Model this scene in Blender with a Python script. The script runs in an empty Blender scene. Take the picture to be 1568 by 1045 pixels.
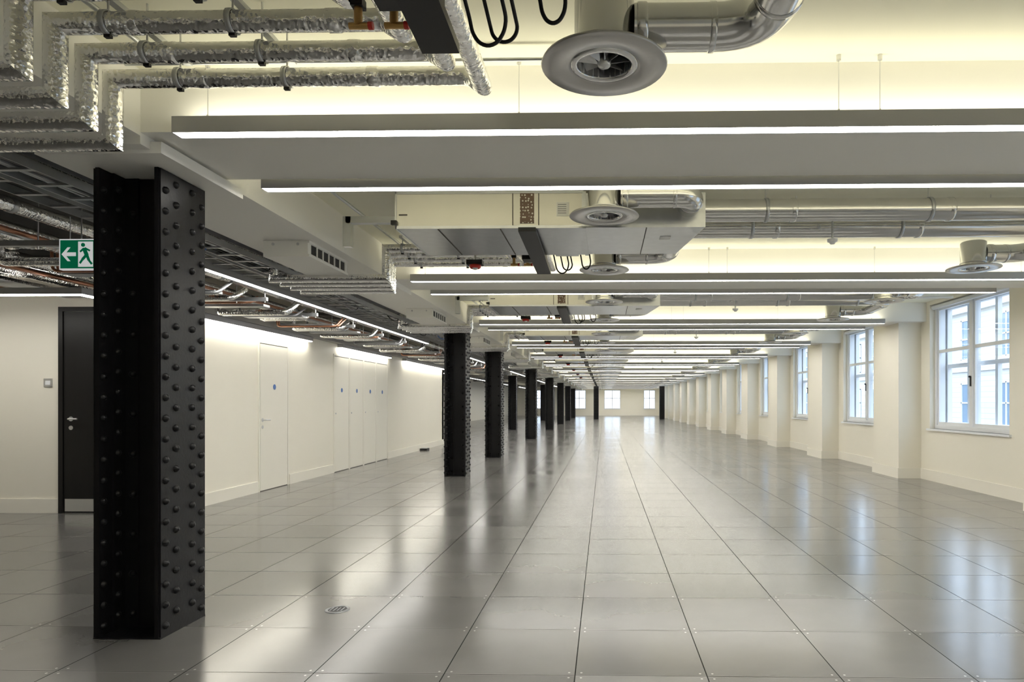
import bpy, math, random
from mathutils import Vector, Matrix
random.seed(7)
scene = bpy.context.scene
scene.view_settings.view_transform = 'Standard'
scene.view_settings.gamma = 1.10
P = 3.8
K0, K1 = -1, 15
YB, YF = -3.9, 62.7      # back / far end
CEIL = 2.86

# ------------------------------------------------------------------ materials
def mat(name, col, metal=0.0, rough=0.5, var=0.0, vscale=8.0, bump=0.0, bscale=40.0, spec=0.5,
        emit=None, estr=0.0, stretch=(1, 1, 1), bdist=.01):
    m = bpy.data.materials.new(name); m.use_nodes = True
    nt = m.node_tree; b = nt.nodes['Principled BSDF']
    b.inputs['Base Color'].default_value = (*col, 1)
    b.inputs['Metallic'].default_value = metal
    b.inputs['Roughness'].default_value = rough
    b.inputs['Specular IOR Level'].default_value = spec
    if emit:
        b.inputs['Emission Color'].default_value = (*emit, 1)
        b.inputs['Emission Strength'].default_value = estr
    tc = nt.nodes.new('ShaderNodeTexCoord'); mp = nt.nodes.new('ShaderNodeMapping')
    mp.inputs['Scale'].default_value = stretch
    nt.links.new(tc.outputs['Object'], mp.inputs['Vector'])
    if var > 0:
        n = nt.nodes.new('ShaderNodeTexNoise'); n.inputs['Scale'].default_value = vscale
        n.inputs['Detail'].default_value = 4
        r = nt.nodes.new('ShaderNodeMix'); r.data_type = 'RGBA'
        r.inputs[6].default_value = (*[c * (1 - var) for c in col], 1)
        r.inputs[7].default_value = (*[min(1, c * (1 + var)) for c in col], 1)
        nt.links.new(mp.outputs[0], n.inputs['Vector'])
        nt.links.new(n.outputs['Fac'], r.inputs[0]); nt.links.new(r.outputs[2], b.inputs['Base Color'])
    if bump > 0:
        n2 = nt.nodes.new('ShaderNodeTexNoise'); n2.inputs['Scale'].default_value = bscale
        n2.inputs['Detail'].default_value = 3
        bp = nt.nodes.new('ShaderNodeBump'); bp.inputs['Strength'].default_value = bump
        bp.inputs['Distance'].default_value = bdist
        nt.links.new(mp.outputs[0], n2.inputs['Vector'])
        nt.links.new(n2.outputs['Fac'], bp.inputs['Height']); nt.links.new(bp.outputs[0], b.inputs['Normal'])
    return m

M_wall = mat('cream_wall_paint', (.89, .845, .725), rough=.5, var=.015, vscale=2)
M_ceil = mat('cream_ceiling_paint', (.90, .88, .72), rough=.7, var=.015, vscale=1.5)
M_beam = mat('beam_paint', (.94, .925, .87), rough=.6, var=.01, vscale=2)
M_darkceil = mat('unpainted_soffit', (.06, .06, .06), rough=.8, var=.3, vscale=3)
M_greybeam = mat('grey_soffit_beam', (.33, .32, .30), rough=.7, var=.1, vscale=3)
M_skirt = mat('skirting_paint', (.89, .85, .745), rough=.35)
M_white = mat('white_gloss_paint', (.86, .88, .90), rough=.3)
M_black = mat('black_column_paint', (.0055, .0052, .006), rough=.36, var=.2, vscale=12, bump=.08, bscale=60, spec=.24)
M_blackp = mat('black_plastic', (.007, .007, .008), rough=.45, var=.2, spec=.3)
M_blackdoor = mat('black_door_stain', (.006, .0055, .0055), rough=.35, var=.4, vscale=6, stretch=(1, 1, .1), spec=.25)
M_galv = mat('galvanised_steel', (.50, .515, .53), metal=.85, rough=.28, var=.12, vscale=14)
M_duct = mat('spiral_duct_steel', (.70, .70, .69), metal=.97, rough=.15, var=.05, vscale=10)
M_diff = mat('diffuser_grey_paint', (.50, .49, .48), metal=.7, rough=.28, var=.04)
M_alu = mat('anodised_aluminium', (.38, .38, .385), metal=.4, rough=.4)
M_fcu = mat('fan_coil_casing', (.74, .72, .64), metal=.35, rough=.34, var=.04, vscale=5)
M_label = mat('paper_label', (.85, .85, .82), rough=.6)
M_tray = mat('tray_galvanised', (.33, .34, .35), metal=.7, rough=.42, var=.15)
M_copper = mat('copper_pipe', (.42, .19, .11), metal=.7, rough=.35, var=.2)
M_brass = mat('brass_valve', (.55, .33, .12), metal=.8, rough=.35, var=.1)
M_red = mat('red_plastic', (.6, .03, .02), rough=.4, var=.1)
M_steel = mat('brushed_steel', (.65, .65, .65), metal=.9, rough=.28, var=.05)
M_gap = mat('shadow_gap', (.10, .09, .08), rough=.8, var=.1)
M_blue = mat('blue_sign', (.04, .14, .42), rough=.4, var=.05)
M_green = mat('exit_sign_green', (.0, .20, .08), rough=.4, emit=(.0, .25, .10), estr=.2)
M_signw = mat('exit_sign_white', (.85, .85, .85), rough=.4, emit=(1, 1, 1), estr=.4)
M_down = mat('led_diffuser', (.9, .9, .9), emit=(1.0, .97, .90), estr=32)
M_up = mat('led_uplight', (.9, .9, .9), emit=(1.0, .94, .72), estr=9.0)
M_wash = mat('led_wall_washer', (.9, .9, .9), emit=(1.0, .96, .85), estr=24)
M_cable = mat('cable_grey', (.2, .2, .22), rough=.5, var=.3)

def foil_mat():
    m = mat('insulation_foil', (.90, .895, .88), metal=1.0, rough=.14)
    nt = m.node_tree; b = nt.nodes['Principled BSDF']; L = nt.links
    tc = nt.nodes.new('ShaderNodeTexCoord')
    v = nt.nodes.new('ShaderNodeTexVoronoi'); v.inputs['Scale'].default_value = 60; v.feature = 'F1'
    n = nt.nodes.new('ShaderNodeTexNoise'); n.inputs['Scale'].default_value = 32; n.inputs['Detail'].default_value = 4
    mx = nt.nodes.new('ShaderNodeMath'); mx.operation = 'ADD'
    L.new(tc.outputs['Object'], v.inputs['Vector']); L.new(tc.outputs['Object'], n.inputs['Vector'])
    L.new(v.outputs['Distance'], mx.inputs[0]); L.new(n.outputs['Fac'], mx.inputs[1])
    bp = nt.nodes.new('ShaderNodeBump'); bp.inputs['Strength'].default_value = .7; bp.inputs['Distance'].default_value = .004
    L.new(mx.outputs[0], bp.inputs['Height']); L.new(bp.outputs[0], b.inputs['Normal'])
    return m
M_foil = foil_mat()

def perf_mat():
    m = mat('perforated_brown_strip', (.16, .09, .05), rough=.5)
    nt = m.node_tree; b = nt.nodes['Principled BSDF']
    tc = nt.nodes.new('ShaderNodeTexCoord'); v = nt.nodes.new('ShaderNodeTexVoronoi')
    v.inputs['Scale'].default_value = 46; v.inputs['Randomness'].default_value = .5
    r = nt.nodes.new('ShaderNodeValToRGB')
    r.color_ramp.elements[0].color = (.75, .72, .62, 1); r.color_ramp.elements[0].position = .24
    r.color_ramp.elements[1].color = (.14, .08, .05, 1); r.color_ramp.elements[1].position = .34
    nt.links.new(tc.outputs['Object'], v.inputs['Vector']); nt.links.new(v.outputs['Distance'], r.inputs[0])
    nt.links.new(r.outputs[0], b.inputs['Base Color']); return m
M_perf = perf_mat()

def glass_mat():
    m = bpy.data.materials.new('window_glass'); m.use_nodes = True
    nt = m.node_tree; nt.nodes.remove(nt.nodes['Principled BSDF'])
    out = nt.nodes['Material Output']
    t = nt.nodes.new('ShaderNodeBsdfTransparent'); g = nt.nodes.new('ShaderNodeBsdfGlossy')
    g.inputs['Roughness'].default_value = .02
    t.inputs['Color'].default_value = (.93, .96, 1, 1)
    mx = nt.nodes.new('ShaderNodeMixShader'); mx.inputs[0].default_value = .06
    nt.links.new(t.outputs[0], mx.inputs[1]); nt.links.new(g.outputs[0], mx.inputs[2])
    nt.links.new(mx.outputs[0], out.inputs[0]); return m
M_glass = glass_mat()

def floor_mat():
    m = bpy.data.materials.new('raised_access_floor'); m.use_nodes = True
    nt = m.node_tree; b = nt.nodes['Principled BSDF']; L = nt.links
    tc = nt.nodes.new('ShaderNodeTexCoord'); sp = nt.nodes.new('ShaderNodeSeparateXYZ')
    L.new(tc.outputs['Object'], sp.inputs[0])
    def mth(op, a, bb=None, c=None):
        n = nt.nodes.new('ShaderNodeMath'); n.operation = op
        for i, v in enumerate((a, bb, c)):
            if v is None: continue
            if isinstance(v, (int, float)): n.inputs[i].default_value = v
            else: L.new(v, n.inputs[i])
        return n.outputs[0]
    u = mth('DIVIDE', mth('ADD', sp.outputs['X'], .133), .6)
    v = mth('DIVIDE', sp.outputs['Y'], .6)
    def edge(q):
        f = mth('FRACT', q)
        return mth('MULTIPLY', mth('MINIMUM', f, mth('SUBTRACT', 1.0, f)), .6)
    dx, dy = edge(u), edge(v)
    d = mth('MINIMUM', dx, dy)
    joint = mth('LESS_THAN', d, .0028)
    bevel = mth('LESS_THAN', dy, .0055)
    cx, cy = mth('SUBTRACT', dx, .028), mth('SUBTRACT', dy, .028)
    scr = mth('LESS_THAN', mth('ADD', mth('MULTIPLY', cx, cx), mth('MULTIPLY', cy, cy)), .00003)
    cb = nt.nodes.new('ShaderNodeCombineXYZ')
    L.new(mth('FLOOR', u), cb.inputs[0]); L.new(mth('FLOOR', v), cb.inputs[1])
    wn = nt.nodes.new('ShaderNodeTexWhiteNoise'); wn.noise_dimensions = '2D'; L.new(cb.outputs[0], wn.inputs['Vector'])
    ns = nt.nodes.new('ShaderNodeTexNoise'); ns.inputs['Scale'].default_value = 2.2; ns.inputs['Detail'].default_value = 6
    L.new(tc.outputs['Object'], ns.inputs['Vector'])
    val = mth('ADD', mth('MULTIPLY', wn.outputs['Value'], .04), mth('ADD', mth('MULTIPLY', ns.outputs['Fac'], .04), .095))
    val = mth('MULTIPLY', val, mth('SUBTRACT', 1.0, mth('MULTIPLY', joint, .85)))
    val = mth('ADD', val, mth('MULTIPLY', mth('MULTIPLY', bevel, mth('SUBTRACT', 1.0, joint)), .12))
    val = mth('ADD', val, mth('MULTIPLY', scr, .22))
    cc = nt.nodes.new('ShaderNodeCombineColor')
    L.new(mth('MULTIPLY', val, 1.03), cc.inputs[0]); L.new(val, cc.inputs[1]); L.new(mth('MULTIPLY', val, .94), cc.inputs[2])
    L.new(cc.outputs[0], b.inputs['Base Color'])
    rg = mth('ADD', mth('MULTIPLY', ns.outputs['Fac'], .05), mth('ADD', .14, mth('MULTIPLY', wn.outputs['Value'], .05)))
    L.new(rg, b.inputs['Roughness'])
    L.new(mth('MULTIPLY', mth('SUBTRACT', 1.0, joint), .85), b.inputs['Specular IOR Level'])
    b.inputs['Metallic'].default_value = .1
    return m
M_floor = floor_mat()

def brick_mat():
    m = mat('white_glazed_brick', (.8, .8, .78), rough=.5)
    nt = m.node_tree; b = nt.nodes['Principled BSDF']
    tc = nt.nodes.new('ShaderNodeTexCoord'); mp = nt.nodes.new('ShaderNodeMapping')
    mp.inputs['Rotation'].default_value = (math.radians(90), 0, math.radians(90))
    br = nt.nodes.new('ShaderNodeTexBrick'); br.inputs['Scale'].default_value = 2.2
    br.inputs['Color1'].default_value = (.8, .8, .76, 1); br.inputs['Color2'].default_value = (.72, .72, .7, 1)
    br.inputs['Mortar'].default_value = (.5, .52, .55, 1)
    nt.links.new(tc.outputs['Object'], mp.inputs[0]); nt.links.new(mp.outputs[0], br.inputs['Vector'])
    nt.links.new(br.outputs[0], b.inputs['Base Color']); return m
M_brick = brick_mat()
M_extglass = mat('exterior_glass', (.20, .30, .42), rough=.1, var=.1)
M_asphalt = mat('street_asphalt', (.25, .25, .26), rough=.8, var=.15)

# ------------------------------------------------------------------ mesh builder
class MB:
    def __init__(s): s.v = []; s.f = []; s.mi = []; s.sm = []; s.mats = []
    def m(s, mt):
        if mt not in s.mats: s.mats.append(mt)
        return s.mats.index(mt)
    def add(s, vs, fs, mt, smooth=False):
        o = len(s.v); s.v += [tuple(q) for q in vs]; k = s.m(mt)
        for f in fs: s.f.append([o + i for i in f]); s.mi.append(k); s.sm.append(smooth)
    def box(s, x0, x1, y0, y1, z0, z1, mt, bot=None):
        vs = [(x0,y0,z0),(x1,y0,z0),(x1,y1,z0),(x0,y1,z0),(x0,y0,z1),(x1,y0,z1),(x1,y1,z1),(x0,y1,z1)]
        fs = [(4,5,6,7),(0,1,5,4),(1,2,6,5),(2,3,7,6),(3,0,4,7)]
        if bot is None: s.add(vs, [(0,3,2,1)] + fs, mt)
        else:
            s.add(vs, fs, mt); s.add(vs[:4], [(0,3,2,1)], bot)
    def rings(s, rings, mt, smooth=True, cap0=False, cap1=False):
        n = len(rings[0]); vs = [p for r in rings for p in r]; fs = []
        for i in range(len(rings) - 1):
            for j in range(n):
                a = i*n+j; b = i*n+(j+1) % n
                fs.append((a, b, b+n, a+n))
        s.add(vs, fs, mt, smooth)
        if cap0: s.add(rings[0], [tuple(reversed(range(n)))], mt)
        if cap1: s.add(rings[-1], [tuple(range(n))], mt)
    def lathe(s, c, prof, mt, axis=(0,0,1), n=20, smooth=True, cap0=False, cap1=False):
        a = Vector(axis).normalized()
        t = Vector((1,0,0)) if abs(a.x) < .9 else Vector((0,1,0))
        e1 = a.cross(t).normalized(); e2 = a.cross(e1); c = Vector(c)
        R = [[c + a*h + (e1*math.cos(2*math.pi*j/n) + e2*math.sin(2*math.pi*j/n))*r for j in range(n)] for r, h in prof]
        s.rings(R, mt, smooth, cap0, cap1)
    def cyl(s, p0, p1, r, mt, n=12, caps=True):
        p0 = Vector(p0); p1 = Vector(p1); d = p1 - p0
        s.lathe(p0, [(r, 0), (r, d.length)], mt, axis=d, n=n, cap0=caps, cap1=caps)
    def tube(s, pts, r, mt, bend=.1, n=14, bseg=6, caps=True, seams=None):
        pts = [Vector(p) for p in pts]; path = [pts[0]]
        for i in range(1, len(pts)-1):
            a, b, c = pts[i-1], pts[i], pts[i+1]
            d1 = (a-b); d2 = (c-b)
            l = min(bend, d1.length*.49, d2.length*.49)
            if l < 1e-4 or bseg < 1: path.append(b); continue
            q0 = b + d1.normalized()*l; q1 = b + d2.normalized()*l
            if seams:
                for q, ax in ((q0, d1), (q1, d2)):
                    s.lathe(q, [(r, -.012), (r+.004, -.010), (r+.004, .010), (r, .012)], seams, axis=ax, n=n)
            for k in range(bseg+1):
                t = k/bseg; path.append(q0*(1-t)**2 + b*2*t*(1-t)*1.0 + q1*t*t)
        path.append(pts[-1])
        T = []
        for i in range(len(path)):
            a = path[max(0, i-1)]; b = path[min(len(path)-1, i+1)]; T.append((b-a).normalized())
        ref = Vector((0,0,1)) if abs(T[0].z) < .9 else Vector((1,0,0))
        e = T[0].cross(ref).normalized(); R = []
        for p, t in zip(path, T):
            e = (e - t*e.dot(t)).normalized(); g = t.cross(e)
            R.append([p + (e*math.cos(2*math.pi*j/n) + g*math.sin(2*math.pi*j/n))*r for j in range(n)])
        s.rings(R, mt, True, caps, caps)
    def mitre(s, pts, r, mt, n=16):
        """pipe with sharp mitred elbows (boxed-in foil insulation)"""
        pts = [Vector(p) for p in pts]; m = len(pts)
        D = [(pts[i+1]-pts[i]).normalized() for i in range(m-1)]
        ref = Vector((0,0,1)) if abs(D[0].z) < .9 else Vector((1,0,0))
        e = D[0].cross(ref).normalized(); g = D[0].cross(e)
        R0 = [pts[0] + (e*math.cos(2*math.pi*j/n) + g*math.sin(2*math.pi*j/n))*r for j in range(n)]
        cur = R0
        for i in range(m-1):
            d = D[i]
            nrm = (D[i]+D[i+1]).normalized() if i < m-2 else d
            nxt = []
            for p in cur:
                t = (pts[i+1]-p).dot(nrm)/d.dot(nrm); nxt.append(p + d*t)
            s.rings([cur, nxt], mt, True, i == 0, i == m-2)
            cur = nxt
    def rivet(s, p, ax, r, mt):
        s.lathe(p, [(r, 0), (r*.86, r*.5), (r*.45, r*.85), (.001, r*.95)], mt, axis=ax, n=10)
    def prism(s, poly, x_to, mt):
        o = Vector(x_to); n = len(poly); A = [Vector(p) for p in poly]; B = [p+o for p in A]
        fs = [tuple(range(n)), tuple(range(2*n-1, n-1, -1))] + [(i, (i+1) % n, n+(i+1) % n, n+i) for i in range(n)]
        s.add(A+B, fs, mt)
    def mesh(s, name):
        me = bpy.data.meshes.new(name); me.from_pydata(s.v, [], s.f)
        for mt in s.mats: me.materials.append(mt)
        me.polygons.foreach_set('material_index', s.mi); me.polygons.foreach_set('use_smooth', s.sm)
        me.update(); return me
    def obj(s, name, loc=(0,0,0)): return place(s.mesh(name), name, loc)
def place(me, name, loc=(0,0,0), rz=0):
    o = bpy.data.objects.new(name, me); o.location = loc; o.rotation_euler = (0, 0, rz)
    scene.collection.objects.link(o); return o

# ------------------------------------------------------------------ shell
XR, XL, XLF, XC = 5.2, -4.8, -9.0, -8.0
b = MB(); b.box(XLF-.3, XR+.35, YB-.3, YF+.3, -.2, 0, M_floor); b.obj('floor')
b = MB(); b.box(-2.6, XR+.35, YB-.3, YF+.3, CEIL, CEIL+.2, M_ceil); b.obj('ceiling')
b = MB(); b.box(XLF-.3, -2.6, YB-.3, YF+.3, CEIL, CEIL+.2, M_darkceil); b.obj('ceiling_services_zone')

WZ0, WZ1 = .83, 2.80
wins = [(8.57+P*k, 10.64+P*k) for k in range(-3, 14)]
b = MB(); y = YB
for a, c in wins:
    b.box(XR, XR+.35, y, a, 0, CEIL, M_wall)
    b.box(XR, XR+.35, a, c, 0, WZ0, M_wall); b.box(XR, XR+.35, a, c, WZ1, CEIL, M_wall); y = c
b.box(XR, XR+.35, y, YF, 0, CEIL, M_wall)
pil = [(10.92+P*k, 11.92+P*k) for k in range(0, 13)] + [(6.7, 7.65), (2.9, 3.85), (-.9, .05)]
for a, c in pil: b.box(4.83, XR, a, c, 0, CEIL, M_wall)
b.obj('wall_right')
b = MB(); sk = .17; t = .02
pp = sorted(pil); y = YB
for a, c in pp:
    b.box(XR-t, XR, y, a, 0, sk, M_skirt)
    b.box(4.83-t, 4.83, a-t, c+t, 0, sk, M_skirt)
    b.box(4.83, XR, a-t, a, 0, sk, M_skirt); b.box(4.83, XR, c, c+t, 0, sk, M_skirt); y = c
b.box(XR-t, XR, y, YF, 0, sk, M_skirt); b.obj('baseboard_right')

b = MB(); b.box(XL-.2, XL, 7.3, 19.6, 0, CEIL, M_wall); b.obj('wall_left')
b = MB(); b.box(XL, XL+.018, 7.3, 9.02, 0, .15, M_skirt); b.box(XL, XL+.018, 9.93, 11.55, 0, .15, M_skirt)
b.box(XL, XL+.018, 14.5, 19.6, 0, .15, M_skirt); b.obj('baseboard_left')
b = MB(); b.box(XC-.2, XL, 7.3, 7.5, 0, CEIL, M_wall); b.obj('wall_corridor_end')
b = MB(); b.box(XC, -6.13, 7.28, 7.3, 0, .16, M_skirt); b.box(-5.13, XL, 7.28, 7.3, 0, .16, M_skirt); b.obj('baseboard_corridor_end')
b = MB(); b.box(XC-.2, XC, YB, 7.5, 0, CEIL, M_wall); b.obj('wall_corridor_left')
b = MB(); b.box(XLF, XL, 19.4, 19.6, 0, CEIL, M_wall); b.obj('wall_left_return')
b = MB(); b.box(XLF-.2, XLF, 19.4, YF, 0, CEIL, M_wall); b.obj('wall_left_far')
b = MB(); b.box(XC-.2, XR+.35, YB-.2, YB, 0, CEIL, M_wall); b.obj('wall_back')
fw = [(-6.6, -5.2), (-3.0, -1.75), (0.0, 1.55), (3.75, 4.85)]
b = MB(); x = XLF
for a, c in fw:
    b.box(x, a, YF, YF+.3, 0, CEIL, M_wall); b.box(a, c, YF, YF+.3, 0, .65, M_wall); b.box(a, c, YF, YF+.3, 2.45, CEIL, M_wall); x = c
b.box(x, XR+.35, YF, YF+.3, 0, CEIL, M_wall); b.obj('wall_far')
b = MB(); b.box(XLF, XR, YF-.02, YF, 0, .17, M_skirt); b.obj('baseboard_far')

def window_mesh():
    b = MB(); w = 2.07; h = WZ1-WZ0; x0 = .10
    def bar(y0, y1, z0, z1, d0=x0, d1=x0+.06): b.box(d0, d1, y0, y1, z0, z1, M_white)
    f = .06
    bar(0, f, 0, h, x0-.02, x0+.12); bar(w-f, w, 0, h, x0-.02, x0+.12)
    bar(f, w-f, 0, f, x0-.02, x0+.12); bar(f, w-f, h-f, h, x0-.02, x0+.12)
    bar(w/2-.04, w/2+.04, f, h-f, x0-.02, x0+.10)
    for a, c in ((f, w/2-.04), (w/2+.04, w-f)):
        zt = h*.62
        bar(a, c, zt-.025, zt+.025, x0+.0, x0+.05)
        bar(a, a+.035, f, h-f, x0, x0+.05); bar(c-.035, c, f, h-f, x0, x0+.05)
        bar(a, c, f, f+.05, x0, x0+.05); bar(a, c, h-f-.04, h-f, x0, x0+.05)
    X2 = .24
    bar(0, .09, 0, h, X2, X2+.07); bar(w-.09, w, 0, h, X2, X2+.07)
    bar(.09, w-.09, 0, .09, X2, X2+.07); bar(.09, w-.09, h-.09, h, X2, X2+.07)
    bar(.09, w-.09, h*.5-.03, h*.5+.03, X2, X2+.06)
    for q in (.33, .67): bar(w*q-.03, w*q+.03, .09, h-.09, X2, X2+.06)
    b.box(x0+.02, x0+.026, f, w-f, f, h-f, M_glass)
    b.box(-.035, .10, -.05, w+.05, -.03, 0.0, M_white)
    b.box(.068, .08, w/2-.012, w/2+.012, h*.33, h*.33+.14, M_blackp)
    b.cyl((.075, w/2, h*.40), (.05, w/2, h*.40), .014, M_blackp, 10)
    b.cyl((.05, .02, h-.045), (.05, w-.02, h-.045), .035, M_white, 12)
    return b.mesh('window')
wm = window_mesh()
for i, (a, c) in enumerate(wins): place(wm, 'window_%d' % (i+1), (XR, a, WZ0))
for i, (a, c) in enumerate(fw):
    b = MB(); h = 1.8; w = c-a
    def bx(x0, x1, z0, z1): b.box(x0, x1, .08, .15, z0, z1, M_white)
    bx(0, .06, 0, h); bx(w-.06, w, 0, h); bx(.06, w-.06, 0, .06); bx(.06, w-.06, h-.06, h); bx(w/2-.03, w/2+.03, .06, h-.06)
    bx(.06, w-.06, h*.55, h*.55+.05)
    b.box(.06, w-.06, .11, .115, .06, h-.06, M_glass); b.box(-.04, w+.04, -.04, .08, -.03, 0, M_white)
    b.obj('window_%d' % (len(wins)+i+1), (a, YF, .65))

# beams
b = MB(); b.box(-2.95, -2.25, YB, YF, 2.54, CEIL, M_beam); b.obj('ceiling_beam_longitudinal')
bm = MB(); bm.box(-2.25, XR, -.34, .34, 2.556, CEIL, M_beam); bm.box(-2.45, -2.25, -.34, .34, 2.50, 2.54, M_beam)
bme = bm.mesh('ceiling_beam')
gm = MB(); gm.box(XLF, -2.95, -.25, .25, 2.70, CEIL, M_greybeam); gme = gm.mesh('services_zone_beam')
for k in range(K0, K1+1):
    place(bme, 'ceiling_beam', (0, 3.49+P*k, 0)); place(gme, 'services_zone_beam', (0, 3.55+P*k, 0))

# ------------------------------------------------------------------ riveted column
def column_mesh():
    b = MB(); W, D, H = .335, .39, 2.48; tp = .02
    b.box(-W/2, -W/2+tp, -D/2, D/2, 0, H, M_black); b.box(W/2-tp, W/2, -D/2, D/2, 0, H, M_black)
    b.box(-W/2+tp, W/2-tp, -.008, .008, 0, H, M_black)
    for sx in (-1, 1):
        xi = sx*(W/2-tp)
        for sy in (-1, 1):
            b.box(min(xi, xi-sx*.085), max(xi, xi-sx*.085), min(sy*.008, sy*.020), max(sy*.008, sy*.020), 0, H, M_black)
            b.box(min(xi, xi-sx*.012), max(xi, xi-sx*.012), min(sy*.02, sy*.105), max(sy*.02, sy*.105), 0, H, M_black)
        xo = sx*W/2
        b.box(min(xo, xo+sx*.012), max(xo, xo+sx*.012), -D/2+.004, D/2-.004, .006, H-.004, M_black)
    r = .020; z = .06; i = 0
    while z < H-.04:
        for sx in (-1, 1):
            for yy in (-.155, .155): b.rivet((sx*(W/2+.012), yy, z), (sx, 0, 0), r, M_black)
            for yy in (-.07, .07): 
                if z+.055 < H-.02: b.rivet((sx*(W/2+.012), yy, z+.055), (sx, 0, 0), r, M_black)
            for yy in (-.165, .165): b.rivet((sx*(W/2-tp), yy, z), (-sx, 0, 0), r*.9, M_black)
            for yy in (-.075, .075): b.rivet((sx*(W/2-tp-.012), yy, z+.03), (-sx, 0, 0), r*.9, M_black)
            if i % 2 == 0:
                for sy in (-1, 1): b.rivet((sx*(W/2-tp-.055), sy*.020, z+.02), (0, sy, 0), r, M_black)
        z += .11; i += 1
    b.box(-W/2-.012, W/2+.012, -D/2, D/2, 0, .008, M_black)
    return b.mesh('riveted_steel_column')
cm = column_mesh()
cap = MB()
cap.box(-.33, .31, -.38, .36, 2.481, 2.539, M_beam)
capm = cap.mesh('column_capital')
cols = [(-2.505, 3.6+P*k) for k in (-2, 0, 2, 3, 5, 7, 9, 11, 13)] + [(-4.2, y) for y in (30.2, 37.8, 45.4, 53)] + [(-.6, 49.2), (4.3, 49.2)]
for x, y in cols:
    if y < YB: continue
    place(cm, 'riveted_steel_column', (x, y, 0))
    if x == -2.505: place(capm, 'column_capital', (x, y, 0))
for x, y in cols:
    if x != -2.505:
        b = MB(); zt = 2.556 if x > -2 else 2.70
        b.box(-.22, .22, -.24, .24, 2.48, zt, M_beam); b.obj('column_capital', (x, y, 0))

# ------------------------------------------------------------------ pendant linear lights
def linear_light(L, up=True, wires=(), zc=CEIL, z=2.513, along='x', h=.076):
    b = MB(); w = .0375
    def bx(a0, a1, c0, c1, z0, z1, m):
        if along == 'x': b.box(a0, a1, c0, c1, z0, z1, m)
        else: b.box(c0, c1, a0, a1, z0, z1, m)
    bx(0, L, -w, -w+.004, z, z+h, M_alu); bx(0, L, w-.004, w, z, z+h, M_alu)
    bx(0, .004, -w+.004, w-.004, z, z+h, M_alu); bx(L-.004, L, -w+.004, w-.004, z, z+h, M_alu)
    bx(.004, L-.004, -w+.004, w-.004, z+.012, z+h-.012, M_alu)
    bx(.005, L-.005, -w+.0045, w-.0045, z+.003, z+.011, M_down)
    if up: bx(.03, L-.03, -w+.008, w-.008, z+h-.011, z+h-.006, M_up)
    for q in wires:
        p = (q, 0) if along == 'x' else (0, q)
        b.cyl((p[0], p[1], z+h-.012), (p[0], p[1], zc), .0018, M_steel, 5, False)
        b.cyl((p[0], p[1], z+h-.005), (p[0], p[1], z+h+.02), .006, M_steel, 8)
        b.cyl((p[0], p[1], zc-.025), (p[0], p[1], zc), .011, M_steel, 8)
    return b.mesh('pendant_linear_light')
LX0, LX1 = -2.03, 4.5
lm = linear_light(LX1-LX0, True, [x-LX0 for x in (-1.88, -.4, 1.09, 1.28, 2.8, 4.3)])
for k in range(K0, K1+1):
    place(lm, 'pendant_linear_light', (LX0, 3.087+P*k, 0))
    if 3.893+P*k < YF-1: place(lm, 'pendant_linear_light', (LX0, 3.893+P*k, 0))
ll = linear_light(8.45, True, (.3, 2.9, 4.2, 6.2, 8.1), zc=2.70, z=2.45, along='y')
for y in (5.0, 15.2, 25.4, 35.6, 45.8): place(ll, 'corridor_linear_light', (-3.62, y, 0))
for y in (22.0, 31.6, 41.2, 50.8): place(ll, 'corridor_linear_light', (-6.6, y, 0))
b = MB()
for (x0, x1, y0, y1) in ((-7.9, -5.12, 6.35, 6.425), (-5.195, -5.12, 6.425, 7.15)):
    b.box(x0, x1, y0, y1, 2.31, 2.375, M_alu); b.box(x0+.005, x1-.005, y0+.005, y1-.005, 2.302, 2.31, M_down)
    b.cyl(((x0+x1)/2, (y0+y1)/2, 2.375), ((x0+x1)/2, (y0+y1)/2, 2.70), .002, M_steel, 5)
b.obj('corridor_corner_light')
for i, (a, c) in enumerate(((7.35, 10.55), (11.76, 14.5), (15.57, 19.5))):
    b = MB(); b.box(XL+.002, XL+.10, a, c, 2.235, 2.30, M_alu); b.box(XL+.012, XL+.09, a+.01, c-.01, 2.226, 2.235, M_wash)
    b.obj('wall_washer_light')
b = MB(); b.box(XL+.002, XL+.12, 7.31, 19.5, 2.302, 2.40, M_greybeam); b.obj('cable_trunking')

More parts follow.
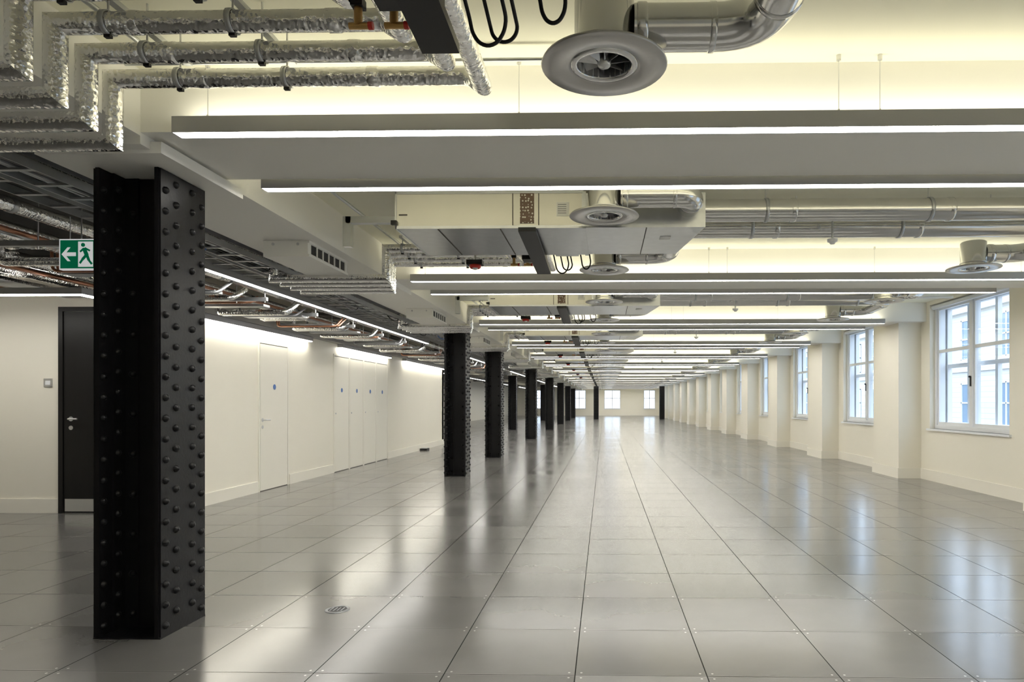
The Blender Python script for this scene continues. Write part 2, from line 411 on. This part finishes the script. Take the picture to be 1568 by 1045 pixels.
# ------------------------------------------------------------------ fan coil unit
def fcu_mesh():
    b = MB(); z0 = 2.493; z1 = 2.75
    b.box(-1.485, -.15, 4.69, 5.56, z0, z1, M_fcu, bot=M_galv)
    b.box(-1.495, -.15, 4.682, 4.69, z0-.006, z0+.014, M_galv); b.box(-1.495, -.15, 4.682, 4.69, z1-.014, z1+.004, M_galv)
    b.box(-1.497, -1.485, 4.682, 5.56, z0-.006, z1+.004, M_galv)
    for x in (-.655, -.47): b.box(x, x+.006, 4.684, 4.69, z0+.014, z1-.014, M_gap)
    b.box(-.60, -.50, 4.683, 4.69, z0+.03, z1-.014, M_perf)
    b.box(-.34, -.25, 4.686, 4.69, z0+.08, z0+.18, M_label)
    for zz in (.10, .115, .13, .145, .16): b.box(-.33, -.27, 4.685, 4.686, z0+zz, z0+zz+.004, M_cable)
    b.box(-1.47, -1.41, 4.686, 4.69, z0+.09, z0+.10, M_gap)
    zb = z0; P4 = [(-.15, 4.70, zb), (.72, 4.70, zb), (.60, 5.54, zb), (-.15, 5.54, zb)]
    Q4 = [(x, y, z1-.01) for x, y, _ in P4]
    b.add(P4+Q4, [(0,3,2,1),(4,5,6,7),(0,1,5,4),(1,2,6,5),(2,3,7,6),(3,0,4,7)], M_galv)
    b.box(-.16, -.13, 4.685, 5.56, z0-.008, z1, M_galv)
    b.box(.30, .305, 4.70, 5.54, z0-.006, z0, M_gap)
    b.box(.42, .50, 4.95, 5.05, z0-.003, z0, M_label)
    for x in (-1.2, -.75): b.box(x, x+.008, 4.72, 5.53, z0-.004, z0, M_gap)
    b.prism([(-.61, 4.66, z0-.005), (-.485, 4.66, z0-.005), (-.485, 6.0, 2.445), (-.61, 6.0, 2.445)], (0, 0, -.03), M_blackp)
    b.box(-.60, -.51, 5.56, 5.90, 2.44, 2.62, M_blackp)
    for x in (-1.46, -.2, .5):
        for y in (4.73, 5.50):
            b.cyl((x, y, z1-.02), (x, y, CEIL), .005, M_steel, 6, False)
            b.box(x-.02, x+.02, y-.02, y+.02, z1, z1+.006, M_galv)
    for y in (4.66, 5.58):
        b.box(-1.52, -1.48, y, y+.025, z0+.02, z0+.05, M_blackp)
    b.box(-.42, -.22, 5.56, 5.74, 2.52, 2.66, M_galv)
    for (x, w, d, yy) in ((-.46, .12, .09, 5.95), (-.40, .09, .05, 6.0), (-.22, .08, .07, 5.86)):
        pts = [(x, 5.74, 2.62)] + [(x+.02+w*.5-w*.5*math.cos(t), yy, 2.50-d*math.sin(t)) for t in [i*math.pi/6 for i in range(7)]] + [(x+w, 5.74, 2.60)]
        b.tube(pts, .0065, M_blackp, bend=.03, n=8, bseg=3)
    for x in (-.70, -.82):
        b.cyl((x, 5.98, 2.50), (x, 5.98, 2.56), .014, M_brass, 10); b.cyl((x-.03, 5.98, 2.50), (x+.035, 5.98, 2.50), .011, M_brass, 10)
        b.box(x-.02, x+.02, 5.96, 6.0, 2.56, 2.59, M_blackp); b.cyl((x+.035, 5.98, 2.50), (x+.05, 5.98, 2.50), .013, M_red, 10)
        b.tube([(x, 5.98, 2.57), (x, 5.98, 2.63), (x, 5.56, 2.63)], .012, M_copper, bend=.02, n=8)
    b.box(-.72, -.62, 5.75, 5.9, 2.50, 2.60, M_blackp)
    return b.mesh('fan_coil_unit')
fm = fcu_mesh()

def diffuser_mesh():
    b = MB(); z = 2.50
    b.lathe((0,0,0), [(.125, z+.012), (.135, z+.002), (.232, z), (.236, z+.004), (.232, z+.012), (.12, z+.03)], M_diff, n=48)
    b.lathe((0,0,0), [(.128, z+.012), (.124, z+.003), (.106, z+.0), (.100, z+.010), (.10, z+.07)], M_duct, n=40)
    b.lathe((0,0,0), [(.10, z+.012), (.10, z+.22)], M_galv, n=28)
    b.lathe((0,0,0), [(.12, z+.01), (.112, z+.03), (.112, z+.245), (.10, z+.255)], M_duct, n=28, cap1=True)
    b.lathe((0,0,0), [(.114, z+.05), (.118, z+.055), (.114, z+.06)], M_duct, n=28)
    b.lathe((0,0,0), [(.001, z-.002), (.020, z+.002), (.026, z+.012), (.024, z+.06), (.001, z+.065)], M_steel, n=18)
    N = 8
    for i in range(N):
        a = 2*math.pi*i/N; c, s_ = math.cos(a), math.sin(a); tx, ty = -s_, c
        p = [(c*.02, s_*.02, z+.012), (c*.098, s_*.098, z+.022), (c*.085+tx*.05, s_*.085+ty*.05, z+.075), (c*.02+tx*.014, s_*.02+ty*.014, z+.06)]
        b.prism(p, (0, 0, .003), M_steel)
    b.cyl((0,0,z+.13), (0,0,z+.14), .0995, M_blackp, 24)
    return b.mesh('air_diffuser')
dm = diffuser_mesh()

def duct_mesh():
    b = MB(); r = .083; z = 2.645
    def band(p, ax): b.lathe(p, [(r, -.02), (r+.005, -.016), (r+.005, .016), (r, .02)], M_duct, axis=ax, n=24)
    paths = [
        [(.11, 4.46, z), (.60, 4.46, z), (.60, 4.72, z)],
        [(.11, 6.27, z), (.60, 6.27, z), (.60, 5.50, z)],
        [(.64, 4.93, z+.03), (3.95, 4.93, z+.03), (3.95, 4.46, z), (3.56, 4.46, z)],
        [(.60, 5.42, z+.03), (3.95, 5.42, z+.03), (3.95, 6.27, z), (3.56, 6.27, z)]]
    for p in paths: b.tube(p, r, M_duct, bend=.2, n=24, bseg=8, seams=M_duct)
    for y in (4.46, 6.27):
        band((.14, y, z), (1, 0, 0))
        band((3.62, y, z), (1, 0, 0))
    for y in (4.93, 5.42):
        for x in (1.4, 2.55, 3.7): band((x, y, z+.03), (1, 0, 0))
        for x in (1.2, 2.4, 3.5):
            b.cyl((x, y, z+.10), (x, y, CEIL), .004, M_steel, 6, False)
            b.lathe((x, y, z+.03), [(r+.002, -.012), (r+.006, -.012), (r+.006, .012), (r+.002, .012)], M_galv, axis=(1, 0, 0), n=24)
    return b.mesh('ventilation_duct')
um = duct_mesh()

def foil_pipe_mesh():
    b = MB(); r = .039; zh, zl = 2.66, 2.385
    xe = [-.86, -.74, -.63, -.52]
    for i, y in enumerate((2.21, 2.42, 2.63, 2.84)):
        xd = -2.00 - .05*i
        b.mitre([(xe[i], 1.9-.02*i, 2.60), (xe[i], y-.04, 2.60), (xe[i]-.07, y, zh), (xd, y, zh), (xd, y, zl), (-3.05, y, zl), (-3.05, y, 2.66)],
               r, M_foil, n=18)
        for x in (-1.0, -1.75): 
            b.lathe((x, y, zh), [(r, -.025), (r+.003, -.022), (r+.003, .022), (r, .025)], M_foil, axis=(1,0,0), n=16)
        for x in (-1.38, -1.85):
            b.lathe((x, y, zh), [(r+.003, -.010), (r+.007, -.010), (r+.007, .010), (r+.003, .010)], M_galv, axis=(1,0,0), n=16)
            b.box(x-.012, x+.012, y-.008, y+.008, zh-r-.016, zh-r-.004, M_blackp)
            b.cyl((x, y, zh+r), (x, y, CEIL), .004, M_steel, 6, False)
    for x in (-1.38, -1.85): b.box(x-.015, x+.015, 2.15, 2.9, 2.745, 2.765, M_galv)
    b.cyl((-2.2, 2.98, 2.80), (-.2, 2.98, 2.80), .009, M_galv, 8)
    return b.mesh('insulated_pipework')
im = foil_pipe_mesh()

def grille_box_mesh():
    b = MB(); x0, x1, y0, y1, z0, z1 = -2.72, -2.36, 5.2, 6.0, 2.41, 2.538
    b.box(x0, x1, y0, y1, z0, z1, M_beam)
    n = 6
    for i in range(n):
        a = y0+.06+i*(y1-y0-.1)/n
        b.box(x1, x1+.002, a, a+.085, z0+.03, z1-.025, M_blackp)
        b.box(x1, x1+.010, a+.085, a+.10, z0+.02, z1-.02, M_beam)
    b.box(x1, x1+.012, y0, y1, z0, z0+.02, M_beam); b.box(x1, x1+.012, y0, y1, z1-.02, z1, M_beam)
    for x in (x0+.08, x1-.08): b.cyl((x, y0-.004, z1-.03), (x, y0, z1-.03), .012, M_steel, 8)
    return b.mesh('grille_box')
gb = grille_box_mesh()

def conduit_mesh():
    b = MB()
    b.cyl((-2.2, 4.20, 2.80), (5.1, 4.20, 2.80), .012, M_galv, 8)
    b.cyl((.9, 5.95, 2.79), (5.1, 5.95, 2.79), .02, M_beam, 10)
    b.cyl((.8, 5.18, 2.77), (5.1, 5.18, 2.77), .03, M_duct, 12)
    b.box(-2.2, -1.95, 4.30, 4.36, 2.70, 2.76, M_galv); 
    b.tube([(-1.98, 4.15, 2.78), (-1.98, 6.6, 2.78)], .012, M_galv)
    b.box(-1.98, -1.55, 5.0, 5.06, 2.62, 2.67, M_galv); b.box(-2.0, -1.94, 5.0, 5.06, 2.44, 2.67, M_galv)
    for x in (-1.9, -1.6, 1.5, 3.0, 4.5): b.box(x-.012, x+.012, 4.185, 4.215, 2.80, CEIL, M_galv)
    for x in (1.5, 3.0, 4.5):
        b.cyl((x, 5.95, 2.80), (x, 5.95, CEIL), .004, M_steel, 6); b.cyl((x, 5.18, 2.78), (x, 5.18, CEIL), .004, M_steel, 6)
    return b.mesh('ceiling_conduit')
cdm = conduit_mesh()

for k in range(K0, K1):
    o = (0, P*k, 0)
    place(fm, 'fan_coil_unit', o); place(um, 'ventilation_duct', o); place(cdm, 'ceiling_conduit', o)
    place(im, 'insulated_pipework', (0, P*(k+1), 0))
    place(gb, 'grille_box', o)
    for x in (0, 3.47):
        for y in (4.46, 6.27): place(dm, 'air_diffuser', (x, y+P*k, 0))
for k in range(0, 8):
    for (x, y, z) in ((1.78, 5.18, 2.52), (-1.15, 5.85, 2.47)):
        b = MB(); b.cyl((0, 0, 0), (0, 0, CEIL-z if x < 0 else .22), .009, M_galv, 8)
        b.lathe((0,0,0), [(.001, -.04), (.016, -.04), (.026, -.024), (.038, -.02), (.04, 0)], M_white, n=20, cap1=True)
        if x < 0: b.lathe((0,0,0), [(.041, -.03), (.052, -.02), (.052, 0), (.04, .004)], M_red, n=20); b.box(-.07, .07, -.05, .05, .0, .04, M_blackp)
        b.obj('smoke_detector', (x, y+P*k, z))

# ------------------------------------------------------------------ services zone on the left
b = MB()
for (x, z, r, m) in ((-3.28, 2.60, .065, M_foil), (-3.10, 2.60, .03, M_cable), (-3.95, 2.56, .05, M_foil), (-4.12, 2.44, .018, M_copper),
                     (-4.19, 2.44, .018, M_galv), (-4.32, 2.52, .04, M_foil), (-4.45, 2.50, .04, M_foil), (-4.60, 2.58, .06, M_foil), (-3.78, 2.62, .02, M_cable)):
    b.cyl((x, YB+.1, z), (x, 27, z), r, m, 12)
    if r >= .04:
        y = YB+1
        while y < 27:
            b.lathe((x, y, z), [(r, -.02), (r+.004, -.018), (r+.004, .018), (r, .02)], M_galv, axis=(0,1,0), n=12); y += 1.2
b.obj('services_pipework')
b = MB()
for x0, x1, z in ((-3.22, -3.00, 2.47), (-3.56, -3.36, 2.50)):
    b.box(x0, x0+.008, YB+.1, 27, z, z+.05, M_tray); b.box(x1-.008, x1, YB+.1, 27, z, z+.05, M_tray)
    y = YB+.3
    while y < 27: b.box(x0+.008, x1-.008, y, y+.03, z, z+.012, M_tray); y += .25
for i in range(9):
    x = -3.19 + .02*i; 
    pts = [(x+random.uniform(-.006, .006), YB+.2+j*.9, 2.49+random.uniform(0, .02)) for j in range(34)]
    b.tube(pts, random.choice((.006, .008)), random.choice((M_blackp, M_cable, M_white, M_blue)), bend=.3, n=6, bseg=2)
b.obj('cable_tray')
b = MB(); y = 4.6; i = 0
while y < 27:
    b.box(-4.66, -3.70, y, y+.04, 2.36, 2.40, M_tray)
    for x in (-4.04, -3.725): b.cyl((x, y+.02, 2.34), (x, y+.02, 2.70), .005, M_steel, 6, False)
    y += 1.27
b.obj('pipe_support_rail')
b = MB(); y = 4.9; i = 0
while y < 24:
    m = (M_foil, M_copper, M_foil, M_tray, M_foil, M_copper, M_foil, M_cable)[i % 8]; r = (.032, .012, .04, .016, .028, .014, .036, .012)[i % 8]
    z = 2.31 + .025*(i % 3); x0 = -4.6; x1 = -3.75 - .12*(i % 3)
    b.tube([(x1, y+.25, 2.46), (x1, y, z), (x0+.02, y, z), (x0+.02, y, 2.54)], r, m, bend=.06, n=10, bseg=3)
    if m is M_copper:
        b.tube([(x1+.02, y+.31, 2.46), (x1+.02, y+.06, z+.01), (x0+.02, y+.06, z+.01), (x0+.02, y+.06, 2.54)], r, m, bend=.04, n=10, bseg=3)
    if i % 2: b.box(-4.6, -3.85, y+.12, y+.26, 2.335, 2.36, M_tray)
    y += .47; i += 1
b.obj('branch_pipework')
b = MB()
for i in range(16):
    y = 5+i*1.0+random.uniform(-.3, .3); x = random.uniform(-3.45, -3.05)
    b.tube([(x, y, 2.55), (x+.05, y+.15, 2.42), (x+.1, y+.35, 2.43), (x+.02, y+.55, 2.56)], .008, random.choice((M_blackp, M_cable, M_blue)), bend=.12, n=6, bseg=3)
b.obj('hanging_cables')
b = MB()
for (y, z, r, m) in ((5.0, 2.62, .05, M_foil), (5.25, 2.60, .014, M_copper), (5.6, 2.62, .05, M_foil), (6.0, 2.58, .03, M_foil), (6.9, 2.62, .06, M_foil)):
    b.cyl((XC+.02, y, z), (-4.72, y, z), r, m, 12)
for (x, z, r, m) in ((-5.1, 2.50, .06, M_foil), (-5.35, 2.47, .02, M_copper), (-5.6, 2.5, .05, M_foil), (-6.1, 2.48, .05, M_foil), (-6.4, 2.46, .015, M_copper), (-6.8, 2.48, .06, M_foil)):
    b.cyl((x, YB+.1, z), (x, 7.28, z), r, m, 12)
b.box(-6.05, -5.75, YB+.1, 7.28, 2.42, 2.425, M_tray)
b.obj('corridor_pipework')

# ------------------------------------------------------------------ doors
b = MB(); D0, D1, yw = -6.08, -5.18, 7.3
b.box(D0-.05, D0, yw-.03, yw-.001, 0, 2.32, M_blackdoor); b.box(D1, D1+.05, yw-.03, yw-.001, 0, 2.32, M_blackdoor); b.box(D0, D1, yw-.03, yw-.001, 2.27, 2.32, M_blackdoor)
b.box(D0+.004, D1-.004, yw-.018, yw-.001, .005, 2.266, M_blackdoor)
b.box(D0+.02, D1-.02, yw-.021, yw-.018, .02, .16, M_steel)
b.cyl((D0+.09, yw-.018, 1.06), (D0+.09, yw-.024, 1.06), .026, M_steel, 16); b.cyl((D0+.09, yw-.018, .96), (D0+.09, yw-.024, .96), .024, M_steel, 16)
b.tube([(D0+.09, yw-.018, 1.06), (D0+.09, yw-.07, 1.06), (D0+.20, yw-.07, 1.06)], .010, M_steel, bend=.02, n=10)
b.obj('door_1')
def flush_door(name, y0, y1, h, lever=True, sign=True):
    b = MB(); x = XL
    b.box(x+.001, x+.012, y0-.03, y0, 0, h+.03, M_skirt); b.box(x+.001, x+.012, y1, y1+.03, 0, h+.03, M_skirt); b.box(x+.001, x+.012, y0, y1, h, h+.03, M_skirt)
    b.box(x+.001, x+.003, y0, y1, .0, h, M_gap)
    b.box(x+.003, x+.010, y0+.012, y1-.012, .010, h-.012, M_skirt)
    if lever:
        yy = y0+.07
        b.cyl((x+.010, yy, 1.0), (x+.016, yy, 1.0), .026, M_steel, 16); b.cyl((x+.010, yy, .9), (x+.016, yy, .9), .024, M_steel, 16)
        b.tube([(x+.016, yy, 1.0), (x+.06, yy, 1.0), (x+.06, yy+.12, 1.0)], .010, M_steel, bend=.02, n=10)
    else: b.cyl((x+.010, y0+.06, 1.05), (x+.02, y0+.06, 1.05), .014, M_steel, 12)
    if sign: b.cyl((x+.010, (y0+y1)/2, 1.47), (x+.013, (y0+y1)/2, 1.47), .04, M_blue, 24)
    b.obj(name)
flush_door('door_2', 9.07, 9.88, 2.08)
for i, y in enumerate((11.6, 12.33, 13.06, 13.79)): flush_door('door_%d' % (i+3), y, y+.67, 2.08, False, True)
b = MB(); b.box(-6.31, -6.215, 7.288, 7.3, 1.42, 1.515, M_steel); b.box(-6.29, -6.235, 7.284, 7.288, 1.445, 1.49, M_white); b.obj('light_switch')
b = MB(); b.box(XL+.02, XL+.20, 17.0, 17.25, 0, .05, M_blackp); b.box(XL+.04, XL+.18, 17.02, 17.23, .05, .06, M_steel); b.obj('floor_door_stop')

b = MB(); x0, x1, z0, z1, y = -3.55, -3.15, 2.11, 2.31, 4.22
b.box(x0, x1, y, y+.03, z0, z1, M_signw); b.box(x0+.008, x1-.008, y-.002, y, z0+.008, z1-.008, M_green)
def fl(poly, m=M_signw, d=.002): b.prism([(x0+px, y-.002-d, z0+pz) for px, pz in poly], (0, d, 0), m)
fl([(.018, .10), (.058, .145), (.076, .145), (.048, .112), (.112, .112), (.112, .088), (.048, .088), (.076, .055), (.058, .055)])
fl([(.128, .018), (.128, .182), (.225, .182), (.225, .018)], M_signw)
def limb(ax, az, bx, bz, w=.009): 
    d = Vector((bx-ax, bz-az)).normalized(); n = Vector((-d.y, d.x))*w; o = -.038
    fl([(ax+n.x+o, az+n.y), (bx+n.x+o, bz+n.y), (bx-n.x+o, bz-n.y), (ax-n.x+o, az-n.y)], M_green, .004)
limb(.205, .14, .225, .09, .013); limb(.205, .138, .18, .115, .006); limb(.215, .138, .245, .122, .006)
limb(.222, .095, .195, .065); limb(.195, .065, .178, .04, .007); limb(.225, .095, .238, .06); limb(.238, .06, .258, .035, .007)
b.lathe((x0+.162, y-.002, z0+.16), [(.013, 0), (.013, .005)], M_green, axis=(0, -1, 0), n=14, cap1=True)
fl([(.26, .03), (.26, .17), (.27, .17), (.27, .03)])
for x in (x0+.06, x1-.06): b.cyl((x, y+.015, z1), (x, y+.015, 2.46), .003, M_steel, 6)
b.obj('exit_sign')

b = MB(); b.lathe((0,0,0), [(.072, 0.0005), (.070, .004), (.056, .004), (.054, .001)], M_tray, n=32)
b.lathe((0,0,0), [(.054, .001), (.001, .0012)], M_blackp, n=32)
for i in range(4): b.box(-.038+.022*i, -.031+.022*i, -.033, .033, .001, .004, M_tray)
b.obj('floor_cable_grommet', (-1.60, 3.92, 0))

# ------------------------------------------------------------------ exterior
b = MB(); X0 = 16
b.box(X0, X0+8, -10, 95, -8, 5.6, M_brick)
b.box(X0-.25, X0, -10, 95, 5.2, 5.6, M_brick); b.box(X0-.12, X0, -10, 95, 2.6, 2.8, M_brick)
y = -8
while y < 93:
    for z in (-6.5, -3.2, .3, 3.1):
        h = 1.8
        b.box(X0-.02, X0, y, y+1.4, z, z+h, M_extglass)
        for q in (0, .67, 1.34): b.box(X0-.06, X0-.02, y+q, y+q+.06, z, z+h, M_white)
        for q in (0, h/2, h-.06): b.box(X0-.06, X0-.02, y, y+1.4, z+q, z+q+.06, M_white)
        b.box(X0-.18, X0, y-.1, y+1.5, z-.12, z, M_white)
    y += 2.6
b.obj('neighbouring_building')
b = MB(); b.box(-40, 60, -60, 130, -8.2, -8, M_asphalt); b.obj('street_ground')

w = bpy.data.worlds.new('World'); scene.world = w; w.use_nodes = True
nt = w.node_tree; bg = nt.nodes['Background']
tc = nt.nodes.new('ShaderNodeTexCoord'); sp = nt.nodes.new('ShaderNodeSeparateXYZ'); rp = nt.nodes.new('ShaderNodeValToRGB')
rp.color_ramp.elements[0].position = .48; rp.color_ramp.elements[0].color = (.5, .52, .55, 1)
rp.color_ramp.elements[1].position = .56; rp.color_ramp.elements[1].color = (.74, .87, 1, 1)
mr = nt.nodes.new('ShaderNodeMapRange'); mr.inputs['From Min'].default_value = -1
nt.links.new(tc.outputs['Generated'], sp.inputs[0]); nt.links.new(sp.outputs['Z'], mr.inputs['Value'])
nt.links.new(mr.outputs[0], rp.inputs[0]); nt.links.new(rp.outputs[0], bg.inputs['Color'])
bg.inputs['Strength'].default_value = 4.2

# ------------------------------------------------------------------ camera
cd = bpy.data.cameras.new('camera'); cam = bpy.data.objects.new('camera', cd); scene.collection.objects.link(cam)
cd.sensor_width = 36; cd.lens = 1009/1568*36
cd.shift_x = -(904-784)/1568; cd.shift_y = (617-522.5)/1568
cd.clip_start = .05; cd.clip_end = 500
cam.location = (0, 0, 1.243); cam.rotation_euler = (math.radians(90), 0, math.atan(.021))
scene.camera = cam
